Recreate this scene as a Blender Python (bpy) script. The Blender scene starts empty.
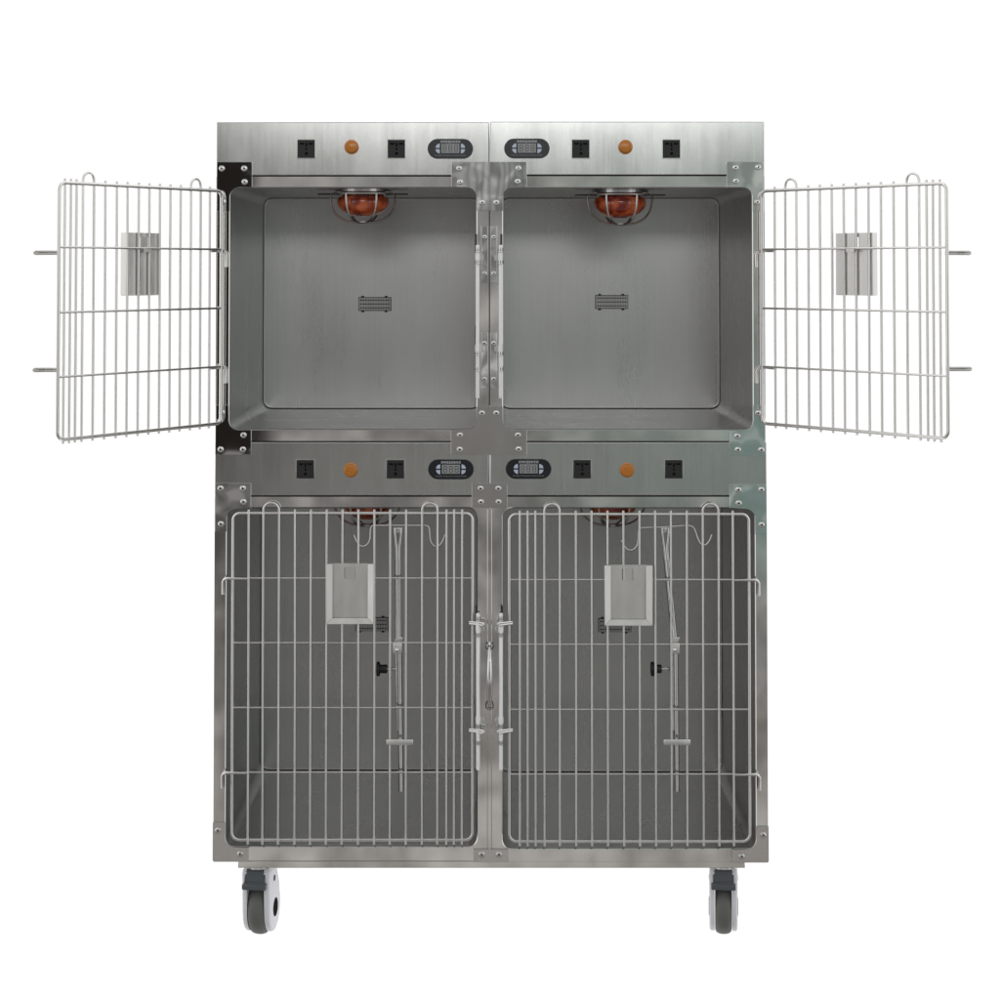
import bpy, bmesh, math, random
from mathutils import Vector, Matrix
random.seed(7)
K = 0.0022                      # metres per drawing unit
D, F, PITCH = 2106.0, 2100.0, math.radians(1.8)
CX, PX, HOR = 5.0, 495.0, 270.0
R0 = HOR - F*math.tan(PITCH)
sc = bpy.context.scene
col = sc.collection
def ray(row, y):
    t = (R0-row)/F; Y = y+D; s, c = math.sin(PITCH), math.cos(PITCH)
    return Y*(s+t*c)/(c-t*s)
HC = -ray(931, 50)              # camera height above the floor
def Z(row, y=0.0): return HC+ray(row, y)
def X(px): return px-490.0
def XA(px, y):                  # x of a point seen in column px at depth y
    return CX+(px-PX)*(y+D)/F

# ------------------------------------------------------------------ materials
def newmat(name):
    m = bpy.data.materials.new(name); m.use_nodes = True
    return m, m.node_tree, m.node_tree.nodes['Principled BSDF']
def plain(name, c, rough=.5, metal=0, coat=0):
    m, nt, b = newmat(name)
    b.inputs['Base Color'].default_value = (*c, 1); b.inputs['Roughness'].default_value = rough
    b.inputs['Metallic'].default_value = metal; b.inputs['Coat Weight'].default_value = coat
    n = nt.nodes.new('ShaderNodeTexNoise'); n.inputs['Scale'].default_value = 60; n.inputs['Detail'].default_value = 4
    tc = nt.nodes.new('ShaderNodeTexCoord'); nt.links.new(tc.outputs['Object'], n.inputs['Vector'])
    mr = nt.nodes.new('ShaderNodeMapRange'); mr.inputs['To Min'].default_value = max(0, rough-.06); mr.inputs['To Max'].default_value = rough+.08
    nt.links.new(n.outputs['Fac'], mr.inputs['Value']); nt.links.new(mr.outputs[0], b.inputs['Roughness'])
    return m
def steel(name, base, rough, var=.06, streak=(500, 500, 6), bump=.0, blotch=4.0, wav=0.0, wscale=6, rvar=.1):
    m, nt, b = newmat(name); N = nt.nodes; L = nt.links
    b.inputs['Metallic'].default_value = 1
    tc = N.new('ShaderNodeTexCoord')
    mp = N.new('ShaderNodeMapping'); mp.inputs['Scale'].default_value = streak; L.new(tc.outputs['Object'], mp.inputs['Vector'])
    n1 = N.new('ShaderNodeTexNoise'); n1.inputs['Scale'].default_value = 1; n1.inputs['Detail'].default_value = 3; L.new(mp.outputs[0], n1.inputs['Vector'])
    mp2 = N.new('ShaderNodeMapping'); mp2.inputs['Scale'].default_value = (blotch*3, blotch*3, blotch); L.new(tc.outputs['Object'], mp2.inputs['Vector'])
    n2 = N.new('ShaderNodeTexNoise'); n2.inputs['Scale'].default_value = 1; n2.inputs['Detail'].default_value = 5; n2.inputs['Roughness'].default_value = .6; L.new(mp2.outputs[0], n2.inputs['Vector'])
    ad = N.new('ShaderNodeMath'); ad.operation = 'MULTIPLY_ADD'; L.new(n1.outputs['Fac'], ad.inputs[0]); ad.inputs[1].default_value = .28; 
    m2 = N.new('ShaderNodeMath'); m2.operation = 'MULTIPLY'; L.new(n2.outputs['Fac'], m2.inputs[0]); m2.inputs[1].default_value = .72
    L.new(m2.outputs[0], ad.inputs[2])
    cr = N.new('ShaderNodeMix'); cr.data_type = 'RGBA'; L.new(ad.outputs[0], cr.inputs['Factor'])
    cr.inputs[6].default_value = (*[max(0, c-var*2) for c in base], 1); cr.inputs[7].default_value = (*[min(1, c+var*2) for c in base], 1)
    L.new(cr.outputs[2], b.inputs['Base Color'])
    mr = N.new('ShaderNodeMapRange'); mr.inputs['From Min'].default_value = .3; mr.inputs['From Max'].default_value = .7
    mr.inputs['To Min'].default_value = max(.02, rough-rvar); mr.inputs['To Max'].default_value = rough+rvar
    L.new(ad.outputs[0], mr.inputs['Value']); L.new(mr.outputs[0], b.inputs['Roughness'])
    last = None
    if bump:
        bp = N.new('ShaderNodeBump'); bp.inputs['Strength'].default_value = bump; bp.inputs['Distance'].default_value = .0006
        L.new(n1.outputs['Fac'], bp.inputs['Height']); last = bp
    if wav:
        n3 = N.new('ShaderNodeTexNoise'); n3.inputs['Scale'].default_value = wscale; n3.inputs['Detail'].default_value = 1.0; L.new(tc.outputs['Object'], n3.inputs['Vector'])
        b2 = N.new('ShaderNodeBump'); b2.inputs['Strength'].default_value = 1; b2.inputs['Distance'].default_value = wav
        L.new(n3.outputs['Fac'], b2.inputs['Height'])
        if last: L.new(last.outputs[0], b2.inputs['Normal'])
        last = b2
    if last: L.new(last.outputs[0], b.inputs['Normal'])
    return m
M_in    = steel('brushed_liner_steel', (.535, .533, .524), .29, .05, (170, 170, 3), .0, 2.5, .0012, 2.2, .04)
M_panel = steel('brushed_panel_steel', (.61, .615, .60), .155, .08, (150, 150, 3), .0, 5.0, .00012, 7, .022)
M_rail  = steel('polished_rail_steel', (.70, .69, .67), .045, .03, (200, 200, 20), .0, 8.0, .00008, 7, .012)
M_plate = steel('mirror_plate_steel', (.74, .74, .73), .014, .015, (100, 100, 100), 0, 6.0, .00008, 12, .006)
M_satin = steel('satin_plate_steel', (.62, .60, .585), .11, .02, (300, 300, 300), .0, 8.0, .0001, 10, .04)
M_wire  = steel('wire_steel', (.80, .785, .765), .30, .04, (300, 300, 30), .0, 20.0, 0, 1, .06)
M_tube  = steel('tube_steel', (.72, .72, .71), .12, .03, (100, 100, 60), .0, 20.0, 0, 1, .04)
M_hold  = steel('folded_card_steel', (.82, .805, .785), .40, .03, (500, 500, 30), .04, 14.0)
M_shell = steel('outer_sheet_steel', (.6, .6, .59), .3, .03)
M_rivet = plain('bright_rivet', (.9, .9, .89), .2, 1)
M_pit   = plain('dark_pit', (.006, .006, .006), .8)
M_pit.node_tree.nodes['Principled BSDF'].inputs['Specular IOR Level'].default_value = .05
M_vent  = steel('vent_steel', (.52, .52, .51), .45, .02)
M_black = plain('black_plastic', (.012, .012, .013), .35)
M_sock  = plain('socket_plastic', (.016, .016, .018), .5)
M_disp  = plain('display_plastic', (.010, .012, .018), .25)
M_lcd   = plain('lcd_glass', (.36, .37, .37), .3)
M_seg   = plain('lcd_segment', (.09, .095, .095), .4)
M_key   = plain('pale_key', (.58, .64, .78), .4)
M_ink   = plain('white_ink', (.75, .76, .78), .5)
M_ink2  = plain('grey_ink', (.30, .31, .33), .5)
M_amber = plain('amber_plastic', (.56, .19, .012), .25, 0, .4)
M_red   = plain('red_lamp_glass', (.50, .045, .012), .10, 0, 1)
_nt = M_red.node_tree; _n = _nt.nodes.new('ShaderNodeTexNoise'); _n.inputs['Scale'].default_value = 38; _n.inputs['Detail'].default_value = 1
_c = _nt.nodes.new('ShaderNodeTexCoord'); _nt.links.new(_c.outputs['Object'], _n.inputs['Vector'])
_r = _nt.nodes.new('ShaderNodeValToRGB'); _r.color_ramp.elements[0].position = .38; _r.color_ramp.elements[0].color = (.30, .020, .008, 1)
_r.color_ramp.elements[1].position = .66; _r.color_ramp.elements[1].color = (1.0, .22, .07, 1)
_nt.links.new(_n.outputs['Fac'], _r.inputs[0]); _nt.links.new(_r.outputs[0], _nt.nodes['Principled BSDF'].inputs['Base Color'])
M_blackm = plain('dark_bracket_metal', (.08, .075, .07), .35, 1)
M_white = plain('white_caster_plastic', (.86, .86, .92), .35)
M_tyre  = plain('grey_rubber', (.15, .153, .142), .6)
M_pedal = plain('grey_pedal_plastic', (.10, .112, .125), .4)
M_chrome = plain('chrome', (.85, .85, .86), .1, 1)
M_rod   = plain('white_rod_sleeve', (.97, .97, .97), .55)

# ------------------------------------------------------------------ mesh helpers (drawing units in, metres out)
def finish(name, bm, mats, parent=None, smooth=32, loc=None, rotz=0):
    bmesh.ops.recalc_face_normals(bm, faces=bm.faces)
    bmesh.ops.scale(bm, vec=(K, K, K), verts=bm.verts)
    me = bpy.data.meshes.new(name); bm.to_mesh(me); bm.free()
    for m in (mats if isinstance(mats, (list, tuple)) else [mats]): me.materials.append(m)
    if smooth:
        me.polygons.foreach_set('use_smooth', [True]*len(me.polygons)); me.set_sharp_from_angle(angle=math.radians(smooth))
        if smooth <= 40:                      # truly flat sheet faces keep their own flat normal
            for p in me.polygons:
                if max(abs(c) for c in p.normal) > .9999: p.use_smooth = False
    o = bpy.data.objects.new(name, me); col.objects.link(o)
    if parent is not None: o.parent = parent
    if loc is not None: o.location = Vector(loc)*K
    o.rotation_euler.z = rotz
    return o
def nb(): return bmesh.new()
def box(bm, x0, x1, y0, y1, z0, z1, bev=0, mat=0, seg=2):
    r = bmesh.ops.create_cube(bm, size=1); vs = r['verts']
    bmesh.ops.scale(bm, vec=(abs(x1-x0), abs(y1-y0), abs(z1-z0)), verts=vs)
    bmesh.ops.translate(bm, vec=((x0+x1)/2, (y0+y1)/2, (z0+z1)/2), verts=vs)
    fs = {f for v in vs for f in v.link_faces}
    for f in fs: f.material_index = mat
    if bev:
        es = list({e for v in vs for e in v.link_edges})
        bmesh.ops.bevel(bm, geom=es, offset=bev, segments=seg, affect='EDGES', profile=.5, material=-1)
def rr(x0, x1, z0, z1, r, n=6):
    pts = []
    for cx, cz, a in ((x1-r, z1-r, 0), (x0+r, z1-r, 90), (x0+r, z0+r, 180), (x1-r, z0+r, 270)):
        for i in range(n+1):
            t = math.radians(a+90*i/n); pts.append((cx+r*math.cos(t), cz+r*math.sin(t)))
    return pts
def loop(bm, pts, y): return [bm.verts.new((p[0], y, p[1])) for p in pts]
def bridge(bm, a, b, mat=0):
    n = len(a)
    for i in range(n):
        f = bm.faces.new((a[i], a[(i+1) % n], b[(i+1) % n], b[i])); f.material_index = mat
def cap(bm, a, mat=0):
    f = bm.faces.new(a); f.material_index = mat; return f
def prism(bm, pts, y0, y1, bev=0, mat=0):
    a = loop(bm, pts, y0); b = loop(bm, pts, y1); n = len(pts)
    fs = [cap(bm, a, mat), cap(bm, b, mat)]; m0 = len(bm.faces)
    bridge(bm, a, b, mat)
    if bev:
        es = [e for e in fs[0].edges]
        bmesh.ops.bevel(bm, geom=es, offset=bev, segments=2, affect='EDGES', profile=.5)
def tube(bm, pts, r, n=8, closed=False, mat=0, caps=True):
    P = [Vector(p) for p in pts]; m = len(P); rings = []; prev = None
    for i in range(m):
        if closed: t = (P[(i+1) % m]-P[i-1]).normalized()
        else: t = (P[min(i+1, m-1)]-P[max(i-1, 0)]).normalized()
        if prev is None:
            up = Vector((0, 1, 0)) if abs(t.y) < .9 else Vector((1, 0, 0))
            nn = (up-t*up.dot(t)).normalized()
        else: nn = (prev-t*prev.dot(t)).normalized()
        prev = nn; bn = t.cross(nn)
        ri = r[i] if isinstance(r, (list, tuple)) else r
        rings.append([bm.verts.new(P[i]+(nn*math.cos(2*math.pi*k/n)+bn*math.sin(2*math.pi*k/n))*ri) for k in range(n)])
    for i in range(m-1): bridge(bm, rings[i], rings[i+1], mat)
    if closed: bridge(bm, rings[-1], rings[0], mat)
    elif caps:
        cap(bm, rings[0], mat); cap(bm, rings[-1], mat)
def lathe(bm, prof, c, axis='y', n=20, mat=0, mats=None):
    """prof = [(radius, along)]; c = centre; axis: the direction 'along' runs"""
    c = Vector(c); rings = []
    for r, a in prof:
        ring = []
        for k in range(n):
            t = 2*math.pi*k/n; p, q = r*math.cos(t), r*math.sin(t)
            v = {'y': (p, a, q), 'z': (p, q, a), 'x': (a, p, q)}[axis]
            ring.append(bm.verts.new(c+Vector(v)))
        rings.append(ring)
    for i in range(len(rings)-1): bridge(bm, rings[i], rings[i+1], mats[i] if mats else mat)
    cap(bm, rings[0], mats[0] if mats else mat); cap(bm, rings[-1], mats[-1] if mats else mat)

# ------------------------------------------------------------------ the cage bank (one thing on casters)
bank = bpy.data.objects.new('cage_bank', None); col.objects.link(bank)
bank['label'] = 'stainless steel bank of four veterinary cages on casters, both upper doors swung open'
bank['category'] = 'animal cage'
DEP = 322

def rivet(px, row, parent, y=-1.9, r=3.1, z=None):
    bm = nb()
    lathe(bm, [(r, 0), (r*.97, -.5), (r*.8, -1.25), (r*.5, -1.55), (r*.30, -1.5), (r*.27, -1.0), (.05, -.95)],
          (X(px), y, Z(row)), 'y', 16, mats=[0, 0, 0, 0, 1, 1, 1])
    o = finish('rivet', bm, [M_rivet, M_pit], parent)
    return o

def compartment(x0, x1, rt, rb, ox0, ox1, ot, ob, frame_mat):
    """x0..x1, rt..rb: outside of the module's frame; o*: the opening"""
    X0, X1, Z1, Z0 = X(x0), X(x1), Z(rt), Z(rb)
    a, b, c, d = X(ox0), X(ox1), Z(ob), Z(ot)
    bm = nb()                                                  # liner
    l0 = loop(bm, rr(a, b, c, d, 8), 3.2)
    l1 = loop(bm, rr(a-2, b+2, c-1, d+1, 8.5), 6)
    prev = l1; bridge(bm, l0, l1)
    R = 1.8
    for i in range(0, 6):
        t = math.radians(90*i/5); ins = R*(1-math.cos(t)); yy = DEP-R+R*math.sin(t)
        q = loop(bm, rr(a-2+ins, b+2-ins, c-1+ins, d+1-ins, 10), yy); bridge(bm, prev, q); prev = q
    cap(bm, prev)
    lin = finish('cage_compartment', bm, M_in, bank, 40)
    bm = nb()                                                  # front frame
    outer = [(X0, Z0), (X1, Z0), (X1, Z1), (X0, Z1)]
    ov = loop(bm, outer, 0.4); iv = loop(bm, rr(a-1.3, b+1.3, c-1.3, d+1.3, 9.3), 0.4)
    es = [bm.edges.new((ov[i], ov[(i+1) % 4])) for i in range(4)]+[bm.edges.new((iv[i], iv[(i+1) % len(iv)])) for i in range(len(iv))]
    bmesh.ops.triangle_fill(bm, use_beauty=True, use_dissolve=False, edges=es)
    i2 = loop(bm, rr(a-.4, b+.4, c-.4, d+.4, 8.4), .8); i3 = loop(bm, rr(a, b, c, d, 8), 1.8); i4 = loop(bm, rr(a, b, c, d, 8), 3.2)
    bridge(bm, iv, i2); bridge(bm, i2, i3); bridge(bm, i3, i4)
    o2 = loop(bm, outer, 12); bridge(bm, ov, o2)
    finish('front_frame', bm, frame_mat, lin, 30)
    return lin

def shell(x0, x1, rt, rb):
    bm = nb(); X0, X1, Z1, Z0 = X(x0), X(x1), Z(rt), Z(rb)
    a = loop(bm, [(X0, Z0), (X1, Z0), (X1, Z1), (X0, Z1)], 2.2); b = loop(bm, [(X0, Z0), (X1, Z0), (X1, Z1), (X0, Z1)], DEP+10)
    bridge(bm, a, b); cap(bm, b)
    finish('outer_shell', bm, M_shell, bank)

def vent(px, row):
    y = DEP; s = (D+y)/F; x, z = XA(px, y), Z(row, y); w, h = 16*s, 6.4*s
    bm = nb(); box(bm, x-w, x+w, y-3.2, y+1, z-h, z+h, .5)
    for i in range(12):
        for j in range(3):
            cx, cz = x-w+2.6+(2*w-5.2)*i/11, z+(j-1)*h*.6
            vs = [bm.verts.new((cx+1.0*math.cos(t*math.pi/3), y-3.25, cz+1.0*math.sin(t*math.pi/3))) for t in range(6)]
            bm.faces.new(vs).material_index = 1
    bm2 = finish('vent_grille', bm, [M_vent, M_pit], bank)
    bm = nb(); box(bm, x-w-.5, x+w+.5, y-1.0, y+.5, z-h-.5, z+h+.5, 0)
    for sx in (-.75, .7):
        box(bm, x+sx*w-1.6, x+sx*w+1.6, y-2.2, y+.4, z-h-2.0, z+h+2.0, .3)
    finish('vent_gasket', bm, M_black, bm2)

def heat_lamp(px, row_c, y, R=35, bh=22):
    """hangs from the ceiling of a compartment; row_c = row of the ceiling at the front"""
    x, z = XA(px, y), Z(row_c)
    bm = nb()
    lathe(bm, [(30, 1), (30, -1.5), (24, -2.5), (22, -7), (23, -9.5)], (x, y, z), 'z', 32)
    lamp = finish('heat_lamp', bm, M_chrome, bank)
    bm = nb()
    pr = [(22.5, -8)]+[(27.5*math.cos(math.radians(a)), -12-(bh+4.5-12)*1.0*math.sin(math.radians(a))) for a in range(-20, 90, 10)]
    lathe(bm, pr, (x, y, z), 'z', 36); finish('red_bulb', bm, M_red, lamp, 60)
    bm = nb(); zz = z-3.5
    for a in (4, 34+28, 90+28):
        ca, sa = math.cos(math.radians(a)), math.sin(math.radians(a))
        pw = lambda c: math.copysign(abs(c)**.75, c)
        tube(bm, [(x+R*pw(math.cos(t))*ca, y+R*pw(math.cos(t))*sa, zz-(bh+7)*pw(math.sin(t))) for t in [math.pi*i/36 for i in range(37)]], 1.15, 6)
    tube(bm, [(x+R*math.cos(2*math.pi*i/40), y+R*math.sin(2*math.pi*i/40), zz) for i in range(40)], .85, 6, True)
    tube(bm, [(x+7*math.cos(2*math.pi*i/20), y+7*math.sin(2*math.pi*i/20), zz-bh-6.2) for i in range(20)], .8, 6, True)
    finish('wire_guard', bm, M_wire, lamp, 60)
    for s in (-1, 1):
        bm = nb(); box(bm, x+s*30, x+s*47, y-6, y+6, z-4.4, z-3.0, .3); finish('mounting_bracket', bm, M_blackm, lamp)

def socket(px, row):
    x, z = X(px), Z(row); bm = nb()
    box(bm, x-8.6, x+8.6, -1.6, 2, z-9, z+9, .4)
    s = finish('power_socket', bm, M_sock, bank)
    bm = nb()                                                   # steel cut-out edge round the insert
    for b in ((x-9.5, x-8.7, z-10, z+10), (x+8.7, x+9.7, z-10, z+10), (x-8.7, x+8.7, z-9.9, z-9.1), (x-8.7, x+8.7, z+9.1, z+9.9)):
        box(bm, b[0], b[1], -1.4, .2, b[2], b[3], .15)
    finish('bezel', bm, M_panel, s)
    bm = nb()
    def hole(cx, cz, w, h): box(bm, x+cx-w/2, x+cx+w/2, -1.72, -1.5, z+cz-h/2, z+cz+h/2)
    hole(-4.2, 5.2, 4.4, 1.7); hole(4.6, 5.2, 4.4, 1.7); hole(.2, 4.2, 1.5, 4); hole(.2, -.2, 1.6, 2.2); hole(.2, -4.6, 2.6, 2.6)
    finish('pin_holes', bm, M_pit, s)

def button(px, row):
    bm = nb(); lathe(bm, [(7.3, 1), (7.3, -1.6), (6.4, -2.4)], (X(px), 0, Z(row)), 'y', 32)
    b = finish('indicator_lamp', bm, M_amber, bank)
    bm = nb(); lathe(bm, [(5.9, -2), (5.9, -8), (5.4, -8.8), (3.5, -9.1), (.1, -9.15)], (X(px), 0, Z(row)), 'y', 32)
    finish('lens', bm, M_amber, b)

def text_bm(bm, s, size, cx, cz, y, width=None):
    cu = bpy.data.curves.new('t', 'FONT'); cu.body = s; cu.size = size; cu.align_x = 'CENTER'; cu.align_y = 'CENTER'; cu.resolution_u = 3
    o = bpy.data.objects.new('t', cu); col.objects.link(o)
    bpy.context.view_layer.update()
    me = bpy.data.meshes.new_from_object(o.evaluated_get(bpy.context.evaluated_depsgraph_get()))
    bpy.data.objects.remove(o); xs = [v.co.x for v in me.vertices] or [0, 1]
    sx = width/(max(xs)-min(xs)) if width else 1
    mid = (max(xs)+min(xs))/2; ys = [v.co.y for v in me.vertices] or [0]; my = (max(ys)+min(ys))/2
    vs = [bm.verts.new((cx+(v.co.x-mid)*sx, y, cz+v.co.y-my)) for v in me.vertices]
    for p in me.polygons:
        try: bm.faces.new([vs[i] for i in p.vertices])
        except ValueError: pass
    bpy.data.meshes.remove(me)

def display(px, row):
    x, z = X(px), Z(row); bm = nb()
    def caps(hw, hh): return [(x+sx*(hw-hh)+hh*math.cos(math.radians(a)), z+hh*math.sin(math.radians(a))) for sx, r in ((1, range(-90, 91, 10)), (-1, range(90, 271, 10))) for a in r]
    prism(bm, caps(22.8, 9.9), -2.2, .3, .7)
    d = finish('temperature_display', bm, M_disp, bank)
    bm = nb(); box(bm, x-9, x+9, -2.5, -2, z-4.3, z+4.7, .15); finish('screen', bm, M_lcd, d)
    bm = nb()
    for k in (-1, 0, 1):
        cx, cz, w, h, t = x+k*5.7, z+.2, 1.9, 3.3, .75
        for b in ((-w, w, h-t, h), (-w, w, -t/2, t/2), (-w, w, -h, -h+t), (-w, -w+t, .5, h-.9), (w-t, w, .5, h-.9), (-w, -w+t, -h+.9, -.5), (w-t, w, -h+.9, -.5)):
            box(bm, cx+b[0], cx+b[1], -2.62, -2.4, cz+b[2], cz+b[3])
    finish('digits', bm, M_seg, d)
    for sx in (-1, 1):
        for sz in (-1, 1):
            bm = nb(); c = (x+sx*10.6, z+.1+sz*.7)
            pts = [c]+[(c[0]+sx*4.2*math.cos(math.radians(a)), c[1]+sz*4.2*math.sin(math.radians(a))) for a in range(0, 91, 15)]
            if sx*sz > 0: pts = pts[::-1]
            prism(bm, pts, -2.7, -2.1, .15); finish('key', bm, M_key, d)
    bm = nb(); text_bm(bm, '\u5ba0\u7269\u6052\u6e29\u63a7\u5236\u7cfb\u7edf', 2.9, x, z+7.0, -2.3, 20)
    finish('title_lettering', bm, M_ink, d, 0)
    bm = nb(); text_bm(bm, 'Constant Temperature Control System', 1.9, x, z-6.8, -2.3, 31)
    finish('caption_lettering', bm, M_ink2, d, 0)

def corner(pts, rivets, mat=M_plate, tilt=None):
    bm = nb(); P = [(X(a), Z(b)) for a, b in pts]
    prism(bm, P[::-1], -1.9, .3, .25)
    o = finish('corner_plate', bm, mat, bank, 30)
    for a, b in rivets: rivet(a, b, o)
    return o
def arc(cx, cy, r, a0, a1, n=6):   # px/row arc
    return [(cx+r*math.cos(math.radians(a0+(a1-a0)*i/n)), cy-r*math.sin(math.radians(a0+(a1-a0)*i/n))) for i in range(n+1)]

# modules: [x0, x1, panel top, panel bottom, frame top, frame bottom, opening x0 x1 top bottom]
mods = [(215.3, 488.9, 122, 175.4, 176.6, 441, 229.5, 476.0, 188, 429),
        (490.1, 765.5, 121.6, 175.0, 176.2, 441, 503.5, 752.5, 188, 429),
        (215.0, 488.9, 442.2, 495.6, 496.8, 861, 227.5, 476.5, 508.5, 846),
        (490.1, 766.5, 442.2, 495.6, 496.8, 861.5, 503.0, 754.0, 508.5, 848)]
for x0, x1, pt, pb, ft, fb, a, b, t, bo in mods:
    compartment(x0, x1, ft, fb, a, b, t, bo, M_rail)
    shell(x0, x1, pt, fb)
    bm = nb(); box(bm, X(x0), X(x1), 0, 10, Z(pb), Z(pt), .8, seg=3); finish('control_panel', bm, M_panel, bank)
vent(375, 304); vent(611.5, 302); vent(372.5, 624); vent(614, 625)
heat_lamp(363, 187.5, 85, 34, 23); heat_lamp(620, 188.5, 85, 34, 24); heat_lamp(368, 506, 150, 36, 27); heat_lamp(612, 506, 150, 36, 27)
for r, sx in ((149, (305.5, 396, 581, 672)), (469.2, (305.5, 395.5, 582, 673.5))):
    for s in sx: socket(s, r)
button(351, 147); button(626, 147); button(351, 470); button(627, 470)
display(450.2, 148.8); display(527, 148.5); display(451, 469.2); display(528.5, 468.8)

# corner plates
corner([(216, 162), (251, 162), (251.5, 163), (251.5, 187.3)]+arc(238, 196.3, 9.2, 90, 180)+[(228.8, 211.5), (216, 211.5), (215.6, 211)],
       [(221, 168.5), (243.5, 168.5), (244, 182), (222.5, 202)])
corner([(215.6, 405), (228.8, 405), (228.8, 420.5)]+arc(238, 420.8, 9.2, 180, 270)+[(251.5, 430), (251.5, 454), (250.8, 454.6), (216, 454.6), (215.6, 454)],
       [(221, 449.3), (243.3, 449.3), (243.8, 435), (222, 412.5)])
corner([(452, 162), (526, 162), (526.8, 163), (526.8, 187.3)]+arc(512, 196.3, 9.2, 90, 180)+[(502.8, 211), (476.8, 211)]+arc(467.3, 196.3, 9.2, 0, 90)+[(451.2, 187.2), (451.2, 163)],
       [(459, 168.5), (460, 182), (518.5, 168.3), (517.8, 181.5), (482, 202.5), (496.3, 202.5)])
corner([(476.8, 406.5), (502.8, 406.5), (502.8, 420.6)]+arc(512, 420.8, 9.2, 180, 270)+[(526.8, 430), (526.8, 454.6), (451, 454.6), (451, 430)]+arc(467.3, 420.8, 9.2, 270, 360),
       [(482, 413), (496.3, 413), (460, 435), (459.8, 449.3), (518, 435), (518.6, 449)], M_satin)
corner([(728, 162), (764, 162), (764.8, 163), (764.8, 211.5), (753.2, 211.5), (753.2, 196.5)]+arc(744, 196.3, 9.2, 0, 90)+[(727.2, 187.2), (727.2, 163)],
       [(736.3, 167.8), (759, 167.3), (736.6, 181.2), (757.8, 202.3)])
corner([(753.2, 405), (764.9, 405), (764.9, 455), (764, 455.6), (729.6, 455.6), (729, 455), (729, 430)]+arc(744, 420.8, 9.2, 270, 360),
       [(737, 436), (737.6, 449.6), (761, 449.8), (758, 413)])
corner([(216, 483), (251, 483), (251.6, 484), (251.6, 507.8)]+arc(236, 517.8, 9.2, 90, 180)+[(226.8, 531.5), (215.6, 531.5), (215.4, 484)],
       [(221, 488.2), (243.4, 488.2), (244, 501.6), (221.6, 523.8)])
corner([(471.8, 483.5), (472.5, 483), (506.5, 483), (507.3, 483.5), (507.3, 507.6), (471.8, 507.6)],
       [(480.6, 488.3), (498.4, 488.3), (481, 501.8), (498.6, 501.8)], M_satin)
corner([(729.8, 484), (765.6, 484), (766.2, 485), (766.4, 534), (754.7, 534), (754.7, 518)]+arc(745.5, 517.8, 9.2, 0, 90)+[(729, 507.8), (729, 485)],
       [(738, 489.6), (761, 489.6), (738.2, 503), (761, 524.6)])
corner([(214.6, 822), (226.8, 822), (226.8, 837)]+arc(236, 837.6, 9.2, 180, 270)+[(250, 847), (250, 861.4), (216, 861.4), (214.6, 860)],
       [(219.8, 830), (242, 853.5)], M_satin)
corner([(754.7, 826), (766.9, 826), (766.9, 860.5), (766, 862.2), (732, 862.2), (732, 849)]+arc(745.5, 839.8, 9.2, 270, 360),
       [(761.5, 834.6), (740, 856)], M_satin)
corner([(473.5, 848.8), (508.5, 848.8), (508.5, 861.6), (473.5, 861.6)], [(481.8, 854), (499, 854)], M_satin)

# strip and pull between the lower cages
bm = nb(); box(bm, X(487.2), X(491.9), -2.6, 3, Z(848), Z(508.5), .6, seg=2); finish('joint_strip', bm, M_rail, bank)
bm = nb(); xc = X(489.6)
tube(bm, [(xc, -5, Z(646)), (xc, -9, Z(651)), (xc, -11, Z(660)), (xc, -12, Z(676)), (xc, -11, Z(692)), (xc, -9, Z(700)), (xc, -5, Z(705))],
     [1.6, 2.0, 2.6, 3.5, 2.8, 2.0, 1.6], 16)
h = finish('pull_handle', bm, M_tube, bank, 60)
for r in (645.5, 705):
    bm = nb(); lathe(bm, [(4.2, 0), (4.2, -2), (3.2, -3.2), (1.5, -3.6), (1.3, -2.6), (.1, -2.5)], (xc, -2.6, Z(r)), 'y', 20, mats=[0, 0, 0, 1, 1, 1])
    finish('handle_boss', bm, [M_tube, M_pit], h)

bm = nb(); box(bm, X(488.95), X(490.05), 3, 9, Z(406), Z(210)); finish('gap_shade_strip', bm, M_black, bank)  # black strip put in for the dark of the gap between upper modules
# latch rods beside the centre stiles
def latch(px, r0, r1, cols, side):
    y = -9.5; x = X(px); bm = nb()
    lathe(bm, [(1.0, Z(r1)), (1.9, Z(r1)+.6), (1.95, Z(r0)-.8), (1.2, Z(r0))], (x, y, 0), 'z', 16)
    o = finish('latch_rod', bm, M_rod, bank, 50)
    for r in cols:
        bm = nb(); z = Z(r)
        lathe(bm, [(2.2, -2.2), (2.9, -1.9), (2.9, -.8), (2.3, -.4), (2.3, .5), (2.9, .9), (2.9, 1.9), (2.2, 2.2)], (x, y, z), 'z', 14)
        finish('collar', bm, M_tube, o)
    for r in (cols[1], cols[-2]):
        bm = nb(); z = Z(r)+4
        box(bm, x-2.6, x+2.6, y+1, 1, z-5, z+5, .5); box(bm, x-1.8+side*4, x+1.8+side*4, y+4, 1, z-3, z+3, .4)
        finish('rod_bracket', bm, M_tube, o)
        bm = nb(); box(bm, x-1.5-side*1.2, x+.7-side*1.2, y+3.5, y+6, z-2, z+24, .4)
        finish('spring_blade', bm, M_blackm, o)
latch(477.6, 245, 398, [250, 262, 353, 368.5], 1); latch(500.6, 245, 398, [250, 262, 353, 368.5], -1)
latch(478.2, 611.5, 768, [617, 633, 724, 740.5], 1); latch(500.9, 611.5, 768, [617, 633, 724, 740.5], -1)
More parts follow.
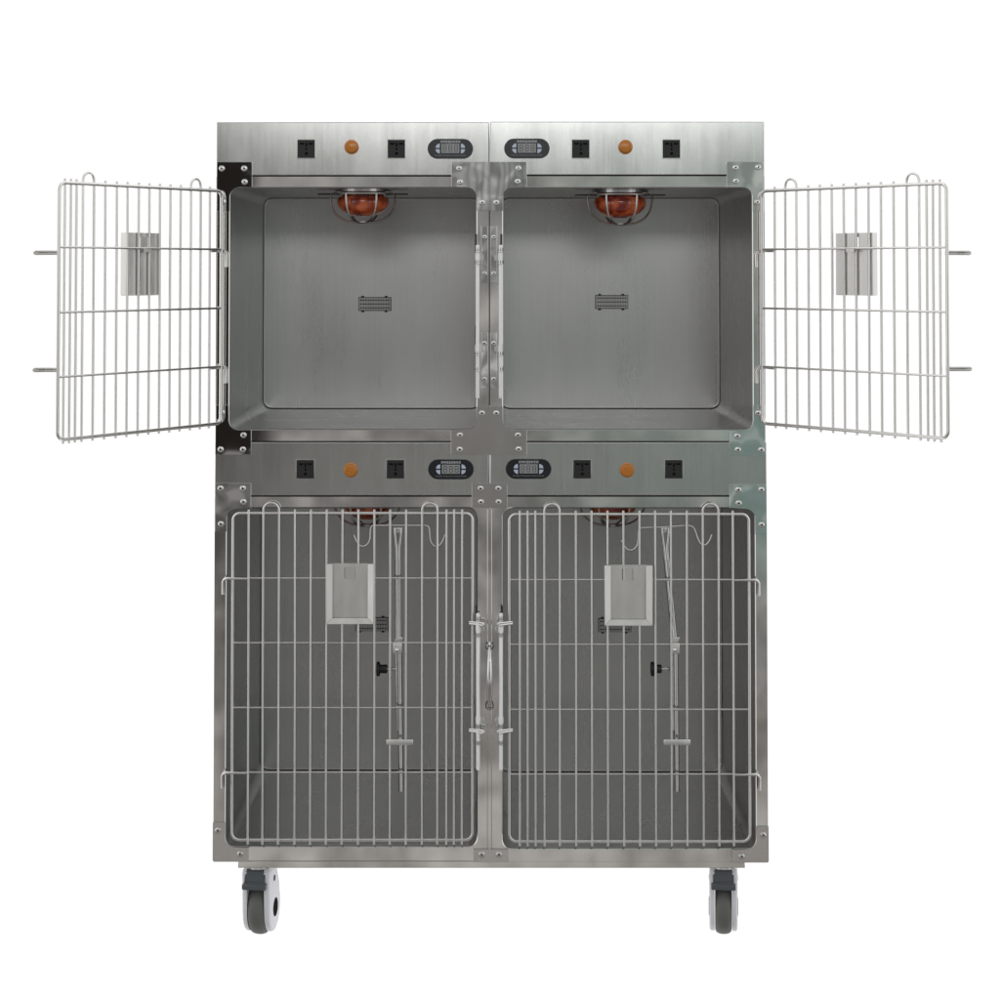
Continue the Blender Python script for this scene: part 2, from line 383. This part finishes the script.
for cx, s in ((484.4, -1), (493.8, 1)):
    for a, b in ((226, 283), (332, 388.5)):
        bm = nb(); box(bm, X(cx-3.7), X(cx+3.7), -1.6, .5, Z(b), Z(a), .4)
        box(bm, X(cx+s*3.7), X(cx+s*3.7)-s*1.0, -6, -1.2, Z(b), Z(a), .2)
        o = finish('strike_plate', bm, M_plate, bank)
        rivet(cx, a+11, o, -1.6, 2.6); rivet(cx, b-9.5, o, -1.6, 2.6)

# ------------------------------------------------------------------ doors
UPAT = [16, None, 62, 77.7, 93.5, 109.2, 125, 141, 156.6, 172.5, None, 212.5, 220.2, 228.2]
LOOPS = [(30.5, 46), (188.5, 203.7)]
U0, WID = 9.5, 238.5
def door(px, rot, mirror, rt, rb, cross, hinge_rows, latch_rows, yp=-4.2, le=(11, -19)):
    s = -1 if mirror else 1
    zb = 0
    def P(u, n, row): return (s*u, n, Z(row))
    fr, br = 1.7, 1.32
    bm = nb(); x0, x1 = U0, U0+WID
    q = rr(x0, x1, Z(rb), Z(rt), 7, 6)
    tube(bm, [(s*a, 0, b) for a, b in q], fr, 10, True)
    d = finish('cage_door', bm, M_wire, bank, 60, (X(px), yp, 0), rot)
    for u in UPAT:
        if u is None: continue
        bm = nb(); j = random.uniform(-.25, .25)
        tube(bm, [P(U0+u+j, -2.5, rb+4), P(U0+u+j, -2.5, (rt+rb)/2), P(U0+u+random.uniform(-.25, .25), -2.5, rt-4)], br, 8)
        finish('vertical_bar', bm, M_wire, d, 60)
    for a, b in LOOPS:
        bm = nb(); r = (b-a)/2; c = U0+(a+b)/2; zt = Z(rt-3)
        pts = [(s*(U0+a), -2.5, Z(rb+4)), (s*(U0+a), -2.5, zt)]
        pts += [(s*(c-r*math.cos(t)), -2.5, zt+r*1.0*math.sin(t)) for t in [math.pi*i/12 for i in range(1, 12)]]
        pts += [(s*(U0+b), -2.5, zt), (s*(U0+b), -2.5, Z(rb+4))]
        tube(bm, pts, br, 8); finish('hanging_loop', bm, M_wire, d, 60)
    for r in cross:
        bm = nb(); tube(bm, [P(U0, .2, r), P(U0+WID, .2, r)], 1.1, 8); finish('cross_bar', bm, M_wire, d, 60)
    for r in hinge_rows:
        bm = nb(); pts = [P(24, -1.6, r+.3), P(12, -2.6, r), P(4, -2.6, r), P(1.3, -2.0, r+1), P(0, -1, r+3.5), P(0, -1, r+16)]
        tube(bm, pts, [1.3, 1.4, 1.5, 1.6, 1.7, 1.7], 10); finish('hinge_pin', bm, M_wire, d, 60)
    for r in latch_rows:
        bm = nb(); u = U0+WID
        e = Vector(le); pts = [P(u-3, -1, r-1.0), P(u+2, -3, r-1.0)]
        pts += [P(u+e.x*.94, e.y*.94, r-1.2), P(u+e.x, e.y, r-.7), P(u+e.x, e.y, r+.7), P(u+e.x*.94, e.y*.94, r+1.2), P(u+2, -3, r+1.0), P(u-3, -1, r+1.0)]
        tube(bm, pts, 1.15, 8); finish('latch_loop', bm, M_wire, d, 60)
    return d
PIN_L, PIN_R = 227.0, 755.5
R_L, R_R = math.radians(-120), math.radians(127)
up = (191.5, 422.5, (249.5, 308, 366), (251, 367), (254.5, 359.5))
lo = (512.8, 838.5, (577.5, 642, 706.7, 771.2), (577.5, 771.2), (622, 729))
door(PIN_L, R_L, False, *up); door(PIN_R, R_R, True, *up)
door(224.5, 0, False, *lo, le=(11.5, -10)); door(757.3, 0, True, 513.8, 840, (579, 643.5, 708.5, 773), (579, 773), (622, 729), le=(11.5, -10))

# ------------------------------------------------------------------ chart holders hung on the doors
def holder_mesh():
    """local: x 0..47, z -59..0, front towards -y; returns parts"""
    W, H = 47, 59; parts = []
    bm = nb()                                                    # back plate with a window for the tab
    ov = loop(bm, [(0, -H), (W, -H), (W, 0), (0, 0)], 0); iv = loop(bm, [(17.5, -15), (28.5, -15), (28.5, -4), (17.5, -4)], 0)
    es = [bm.edges.new((q[i], q[(i+1) % 4])) for q in (ov, iv) for i in range(4)]
    r = bmesh.ops.triangle_fill(bm, use_beauty=True, edges=es)
    fs = [g for g in bm.faces]
    bmesh.ops.solidify(bm, geom=fs, thickness=.8)
    parts.append(('chart_holder', bm, M_hold))
    bm = nb()
    def slope(o0, o1, i1, i0):                                   # o = outer edge (raised), i = inner edge (low)
        vs = [bm.verts.new((o0[0], -5.2, o0[1])), bm.verts.new((o1[0], -5.2, o1[1])), bm.verts.new((i1[0], -3.0, i1[1])), bm.verts.new((i0[0], -3.0, i0[1]))]
        us = [bm.verts.new(v.co+Vector((0, .8, 0))) for v in vs]
        bridge(bm, vs, us); cap(bm, vs); cap(bm, us)
    slope((0, 0), (0, -H), (6, -H+5.5), (6, -.5)); slope((W, 0), (W, -H), (W-6, -H+5.5), (W-6, -.5))
    slope((.3, -H), (W-.3, -H), (W-6.2, -H+5.3), (6.2, -H+5.3))
    box(bm, -.5, .3, -5.3, .9, -H, 0, .2); box(bm, W-.3, W+.5, -5.3, .9, -H, 0, .2); box(bm, 0, W, -5.3, .9, -H-.5, -H+.3, .2)
    parts.append(('folded_rim', bm, M_hold))
    bm = nb()                                                    # tab pressed through the window, hooks on the cross bar
    box(bm, 17.8, 28.2, 2.2, 2.9, -3.0, -14.6, .1); box(bm, 17.8, 28.2, 2.0, 7.2, -15.4, -14.4, .2); box(bm, 17.8, 28.2, 6.5, 7.2, -18.4, -14.6, .2)
    parts.append(('hook_tab', bm, M_hold))
    return parts
protoh = None
def holder(px, rot, mirror, ulo, row, label, yp=-4.2):
    global protoh
    s = -1 if mirror else 1
    base = Matrix.Rotation(rot, 4, 'Z') @ Vector((s*(ulo+(47 if mirror else 0)), -4.9, 0))
    L = Vector((X(px), yp, Z(row)))+Vector((base.x, base.y, 0))
    if protoh is None:
        ps = holder_mesh(); root = finish(ps[0][0], ps[0][1], ps[0][2]); protoh = root
        for n, b, m in ps[1:]: finish(n, b, m, root)
    else:
        root = protoh.copy(); col.objects.link(root)
        for ch in list(protoh.children):
            c = ch.copy(); col.objects.link(c); c.parent = root
    root.location = L*K; root.rotation_euler.z = rot
    root['label'] = label; root['category'] = 'chart holder'; root['group'] = 'steel chart holders hung on the cage doors'
holder(224.5, 0, False, U0+93.8, 562, 'steel chart holder facing forward on the closed lower left cage door')
holder(757.3, 0, True, U0+97, 563.5, 'steel chart holder facing forward on the closed lower right cage door')
holder(PIN_L, R_L, False, U0+93.8, 234.8, 'steel chart holder seen from behind on the open upper left cage door')
holder(PIN_R, R_R, True, U0+97, 234.8, 'steel chart holder seen from behind on the open upper right cage door')

# ------------------------------------------------------------------ drip stands clipped to the lower doors
def drip(hook, xt, xm, xb, knobx, label):
    root = bpy.data.objects.new('drip_stand', None); col.objects.link(root)
    L = Vector((X(xb), 4, Z(792))); root.location = L*K
    root['label'] = label; root['category'] = 'drip stand'; root['group'] = 'drip stands clamped to the lower doors'
    def fin(n, bm, m, par=root, sm=50):
        o = finish(n, bm, m, par, sm); o.location = -L*K if par is root else (0, 0, 0); return o
    y = 4
    bm = nb(); hp = [(X(a), y, Z(b)) for a, b in hook]
    # smooth the wire
    for _ in range(2):
        q = [hp[0]]
        for a, b in zip(hp, hp[1:]):
            a, b = Vector(a), Vector(b); q += [tuple(a*.75+b*.25), tuple(a*.25+b*.75)]
        hp = q+[hp[-1]]
    tube(bm, hp, 1.15, 8); fin('bag_hook', bm, M_wire)
    bm = nb(); 
    tube(bm, [(X(xt-4), y, Z(528)), (X(xt-3.2), y, Z(534)), (X(xt-1.6), y, Z(548)), (X(xm-.6), y, Z(645))], [1.0, 1.3, 1.6, 1.9], 10)
    tube(bm, [(X(xt+4), y, Z(528)), (X(xt+3.2), y, Z(534)), (X(xt+1.6), y, Z(548)), (X(xm+1.8), y, Z(645))], [1.0, 1.3, 1.6, 1.9], 10)
    box(bm, X(xt-3), X(xt+3), y-.5, y+.8, Z(534), Z(528), .3)
    fin('upper_pole', bm, M_tube)
    bm = nb(); tube(bm, [(X(xm+1.5), y, Z(648)), (X(xb), y, Z(792))], 2.5, 14)
    tube(bm, [(X(xm-2), y+1, Z(650)), (X(xb-3.4), y+1, Z(731))], 1.2, 10)
    fin('lower_pole', bm, M_tube)
    bm = nb(); box(bm, X(xm-4.8), X(xm+4.6), -6, y+4, Z(653), Z(642), .6)
    prism(bm, [(X(xm-4.6), Z(641.8)), (X(xm-1), Z(637)), (X(xm+5), Z(637)), (X(xm+4.6), Z(641.8))], 0, y+3, .3)
    c = fin('clamp', bm, M_hold)
    bm = nb(); lathe(bm, [(2, 0), (1.9, -1), (1.2, -1.8), (.1, -2)], (X(xm-.5), -6, Z(648.8)), 'y', 14); fin('clamp_screw', bm, M_rivet, c)
    bm = nb(); z = Z(670)
    lathe(bm, [(5.5, -5.5), (7.2, -5), (7.2, -2.6), (6.4, -2), (4.2, -1.6), (4.4, 4.6), (3.6, 5.4), (1, 5.6)], (X(knobx), y+2, z), 'x', 20)
    kn = fin('clamp_knob', bm, M_black)
    bm = nb(); lathe(bm, [(1.3, 5), (1.3, xm-knobx-1.5)], (X(knobx), y+2, z), 'x', 12)
    lathe(bm, [(2.4, 8.5), (2.4, 10)], (X(knobx), y+2, z), 'x', 6)
    fin('threaded_shaft', bm, M_tube, kn)
    xq = xb-1.0
    bm = nb(); box(bm, X(xq-13.3), X(xq+13.3), -10.5, -8.6, Z(742.8), Z(737.2), .8); box(bm, X(xq-1.5), X(xq+1.5), -9, y, Z(741.5), Z(738.5), .2)
    fin('retaining_bar', bm, M_hold)
drip([(353.6, 535.5), (357.7, 545), (363, 547.5), (368, 545), (370, 540), (370.2, 533), (370.8, 527.5), (373, 525.8), (378, 525.8), (400, 525.8), (421, 525.8), (426, 525.8), (429, 527.5), (429.8, 533), (430, 540), (432, 545), (436, 547.3), (441.5, 545), (445.4, 535)],
     398, 398, 401.6, 382, 'steel drip stand upright behind the lower left door, its two hooks level')
drip([(621, 541), (624.5, 547.5), (628, 550.8), (633.5, 550.5), (637.6, 546), (638.3, 540), (638.3, 533), (639.3, 529), (642.5, 528), (648, 528), (664, 527.5), (684, 526), (691, 526), (694.5, 529), (697.5, 539), (700.5, 545), (706, 545.8), (710, 541), (711.8, 535)],
     665.5, 674, 676.4, 656, 'steel drip stand behind the lower right door, its hook wire tilted and pole leaning')

# ------------------------------------------------------------------ base frame and casters
bm = nb()
box(bm, X(239), X(744), 5, 30, Z(869.5), Z(862.6), .5); box(bm, X(239), X(744), DEP-22, DEP+3, Z(869.5), Z(861.7), .5)
box(bm, X(239), X(264), 30.2, DEP-22.2, Z(869.5), Z(861.7), .5); box(bm, X(719), X(744), 30.2, DEP-22.2, Z(869.5), Z(861.7), .5)
finish('base_frame', bm, M_rail, bank)
def caster(px, yc, yaw):
    ztop = Z(869.5); r = 27.5; zc = r; off = 10                    # wheel rests on z = 0
    loc = (X(px), yc, 0)
    bm = nb(); lathe(bm, [(17, ztop+.1), (17.4, ztop-2), (16.5, ztop-3.2), (16, ztop-3.6), (16, ztop-5.5), (13, ztop-6.5)], (0, 0, 0), 'z', 32)
    c = finish('caster', bm, M_chrome, bank, 40, loc, yaw)
    for s in (-1, 1):                                             # side shells
        pts = [(off+24.3*math.cos(math.radians(a)), zc+24.3*math.sin(math.radians(a))) for a in range(-180, 31, 10)]
        pts += [(off+20, zc+20), (17, ztop-7), (14, ztop-5.2), (-14.5, ztop-5.2), (-16.5, ztop-9)]
        bm = nb(); a = [bm.verts.new((s*8.9, p, q)) for p, q in pts]; b = [bm.verts.new((s*12.0, p, q)) for p, q in pts]
        d = [bm.verts.new((s*13.6, off+(p-off)*.95, zc+(q-zc)*.965)) for p, q in pts]; e = [bm.verts.new((s*14.2, off+(p-off)*.84, zc+(q-zc)*.88)) for p, q in pts]
        bridge(bm, a, b); bridge(bm, b, d); bridge(bm, d, e); cap(bm, a); cap(bm, e)
        sh = finish('side_cover', bm, M_white, c, 45)
        bm = nb(); lathe(bm, [(9.2, 13*s), (9.2, 14.5*s), (8.2, 14.8*s), (.1, 14.8*s)], (0, off+1, zc-1), 'x', 24); finish('axle_cap', bm, M_pit, sh)
        bm = nb(); lathe(bm, [(3, 12*s), (3, 14.5*s), (.1, 14.6*s)], (0, 6, ztop-19), 'x', 16); finish('cover_screw', bm, M_pit, sh)
    bm = nb()
    prism(bm, [(-8.4, ztop-5.5), (8.4, ztop-5.5), (8.4, ztop-16), (-8.4, ztop-16)], -11, 18, .5); finish('fork_bridge', bm, M_white, c)
    bm = nb(); lathe(bm, [(14, -8.3), (22, -8.4), (24.5, -7.9), (26.3, -6.2), (27.3, -3), (r, 0), (27.3, 3), (26.3, 6.2), (24.5, 7.9), (22, 8.4), (14, 8.3)], (0, off, zc), 'x', 48)
    finish('wheel', bm, M_tyre, c, 50)
    bm = nb()
    sec = [(-15.5, ztop-6.5), (-13, ztop-5.6), (-10, ztop-9), (-10, ztop-24), (-19, ztop-25), (-22.5, ztop-22), (-21.5, ztop-17.5), (-18.6, ztop-16.5)]
    a = [bm.verts.new((-10.3, p, q)) for p, q in sec]; b = [bm.verts.new((10.3, p, q)) for p, q in sec]
    bridge(bm, a, b); cap(bm, a); cap(bm, b)
    bmesh.ops.bevel(bm, geom=list(bm.edges), offset=.7, segments=2, affect='EDGES')
    box(bm, -12.3, 12.3, -22.8, -15, ztop-24.2, ztop-18.4, 1.2)
    finish('brake_pedal', bm, M_pedal, c, 40)
caster(257, 34, math.radians(-8)); caster(725.5, 34, math.radians(-6))
caster(262, DEP-30, math.radians(8)); caster(722, DEP-30, math.radians(-14))

# ------------------------------------------------------------------ studio surroundings (direction-only environment)
w = bpy.data.worlds.new('World'); sc.world = w; w.use_nodes = True
nt = w.node_tree; N = nt.nodes; L = nt.links; N.clear()
tc = N.new('ShaderNodeTexCoord'); sp = N.new('ShaderNodeSeparateXYZ'); L.new(tc.outputs['Generated'], sp.inputs[0])
def m(op, a, b=None, c=None, cl=False):
    n = N.new('ShaderNodeMath'); n.operation = op; n.use_clamp = cl
    for i, v in enumerate((a, b, c)):
        if v is None: continue
        if isinstance(v, (int, float)): n.inputs[i].default_value = v
        else: L.new(v, n.inputs[i])
    return n.outputs[0]
def ss(v, a, b):
    n = N.new('ShaderNodeMapRange'); n.interpolation_type = 'SMOOTHSTEP'; L.new(v, n.inputs['Value'])
    n.inputs['From Min'].default_value = a; n.inputs['From Max'].default_value = b; return n.outputs[0]
def mix(f, a, b):
    n = N.new('ShaderNodeMix'); n.data_type = 'RGBA'
    if isinstance(f, (int, float)): n.inputs[0].default_value = f
    else: L.new(f, n.inputs[0])
    for i, v in ((6, a), (7, b)):
        if isinstance(v, tuple): n.inputs[i].default_value = (*v, 1)
        else: L.new(v, n.inputs[i])
    return n.outputs[2]
dx, dy, dz = sp.outputs
ay = m('MAXIMUM', m('MULTIPLY', dy, -1), .02)
u = m('DIVIDE', dx, ay); v = m('DIVIDE', dz, ay)
ns = N.new('ShaderNodeTexNoise'); ns.inputs['Scale'].default_value = 3; ns.inputs['Detail'].default_value = 3; L.new(tc.outputs['Generated'], ns.inputs['Vector'])
uj = m('ADD', u, m('MULTIPLY', m('SUBTRACT', ns.outputs['Fac'], .5), .06))
# unseen room behind the camera: tones by elevation, shaped for the reflections
wall = mix(ss(v, -.262, -.185), (.46, .45, .43), (.185, .185, .18))
wall = mix(ss(v, -.06, .04), wall, (.38, .38, .374))
wall = mix(ss(v, .25, .5), wall, (.40, .40, .39))
wall = mix(ss(v, .6, 1.2), wall, (.30, .30, .30))
wall = mix(ss(m('MULTIPLY', v, -1), .29, .33), wall, (.10, .098, .094))
# noise patches added to the surroundings for the steel to reflect
n2 = N.new('ShaderNodeTexNoise'); n2.inputs['Scale'].default_value = 16; n2.inputs['Detail'].default_value = 4; L.new(tc.outputs['Generated'], n2.inputs['Vector'])
wall = mix(m('MULTIPLY', ss(n2.outputs['Fac'], .52, .66), .45), wall, (.16, .14, .13))
wall = mix(m('MULTIPLY', ss(n2.outputs['Fac'], .48, .34), .35), wall, (.62, .60, .58))
n3 = N.new('ShaderNodeTexNoise'); n3.inputs['Scale'].default_value = 95; n3.inputs['Detail'].default_value = 1.5; n3.inputs['Distortion'].default_value = 1.5; L.new(tc.outputs['Generated'], n3.inputs['Vector'])
wall = mix(m('MULTIPLY', ss(n3.outputs['Fac'], .54, .57), .60), wall, (.09, .075, .07))
wall = mix(m('MULTIPLY', ss(n3.outputs['Fac'], .43, .40), .55), wall, (.80, .76, .74))
# regions added for the plates to mirror: greenish right, teal low right, dark brown left
wall = mix(m('MULTIPLY', m('MULTIPLY', ss(uj, -.01, .05), m('SUBTRACT', 1, ss(u, .5, .9))), m('MULTIPLY', ss(v, -.20, -.08), .30)), wall, (.34, .46, .41))
wall = mix(m('MULTIPLY', m('MULTIPLY', ss(uj, .095, .112), m('SUBTRACT', 1, ss(u, .2, .3))), m('MULTIPLY', m('MULTIPLY', ss(v, -.16, -.13), m('SUBTRACT', 1, ss(v, -.05, -.03))), .5)), wall, (.20, .30, .285))
vj = m('ADD', v, m('MULTIPLY', m('SUBTRACT', n3.outputs['Fac'], .5), .05))
uk = m('ADD', uj, m('MULTIPLY', m('SUBTRACT', n3.outputs['Fac'], .5), .02))
d1 = m('MULTIPLY', m('SUBTRACT', 1, ss(uk, -.115, -.111)), m('MULTIPLY', ss(vj, -.098, -.092), m('SUBTRACT', 1, ss(v, .053, .06))))
d2 = m('MULTIPLY', m('SUBTRACT', 1, ss(uk, -.125, -.121)), m('MULTIPLY', m('MULTIPLY', ss(vj, -.20, -.13), .5), m('SUBTRACT', 1, ss(v, .053, .06))))
dark = m('MULTIPLY', m('MAXIMUM', d1, d2), ss(u, -.26, -.18))
wall = mix(dark, wall, (.018, .015, .013))
# dark stripes added straight behind the camera, mirrored by the centre plate
st = m('MULTIPLY', m('MULTIPLY', ss(u, -.016, -.012), m('SUBTRACT', 1, ss(u, .014, .018))), m('MULTIPLY', ss(v, .02, .03), m('SUBTRACT', 1, ss(v, .056, .062))))
st = m('MULTIPLY', st, ss(m('SINE', m('MULTIPLY', uj, 2*math.pi/.0032)), .2, .8))
wall = mix(m('MULTIPLY', st, .85), wall, (.10, .12, .115))
# bright band added far to each side to lighten the round wires
wall = mix(m('MULTIPLY', ss(m('MULTIPLY', u, -1), .45, .9), ss(v, -.6, -.1)), wall, (1.1, 1.1, 1.09))
wall = mix(m('MULTIPLY', ss(u, .45, .9), ss(v, -.6, -.1)), wall, (1.0, 1.03, 1.02))
allc = mix(ss(dy, -.12, .0), wall, (1.05, 1.05, 1.05))
bg = N.new('ShaderNodeBackground'); L.new(allc, bg.inputs['Color']); bg.inputs['Strength'].default_value = 1.0
out = N.new('ShaderNodeOutputWorld'); L.new(bg.outputs[0], out.inputs[0])
w.cycles.sampling_method = 'MANUAL'; w.cycles.sample_map_resolution = 1024

def area(name, loc, tgt, sx, sy, power, colr=(1, 1, 1)):
    l = bpy.data.lights.new(name, 'AREA'); l.shape = 'RECTANGLE'; l.size = sx; l.size_y = sy; l.energy = power; l.color = colr
    o = bpy.data.objects.new(name, l); col.objects.link(o); o.location = loc
    o.rotation_euler = (Vector(tgt)-Vector(loc)).to_track_quat('-Z', 'Y').to_euler()
area('studio_softbox', (0.1, -5.4, 2.50), (0.0, 0, 1.85), 2.6, 0.4, .72)
bpy.data.lights['studio_softbox'].spread = math.radians(40)   # beam narrowed to keep the lower cages darker

# ------------------------------------------------------------------ camera
cd = bpy.data.cameras.new('camera'); cam = bpy.data.objects.new('camera', cd); col.objects.link(cam); sc.camera = cam
cd.sensor_width = 36; cd.lens = 36*F/1000; cd.clip_end = 200; cd.clip_start = .05
cam.location = (CX*K, -D*K, HC*K); cam.rotation_euler = (math.pi/2+PITCH, 0, 0)
cd.shift_x = (500-PX)/1000; cd.shift_y = -(500-R0)/1000
sc.view_settings.view_transform = 'Standard'; sc.view_settings.look = 'None'; sc.view_settings.exposure = 0; sc.view_settings.gamma = 1
sc.render.engine = 'CYCLES'; sc.cycles.max_bounces = 10; sc.cycles.glossy_bounces = 8
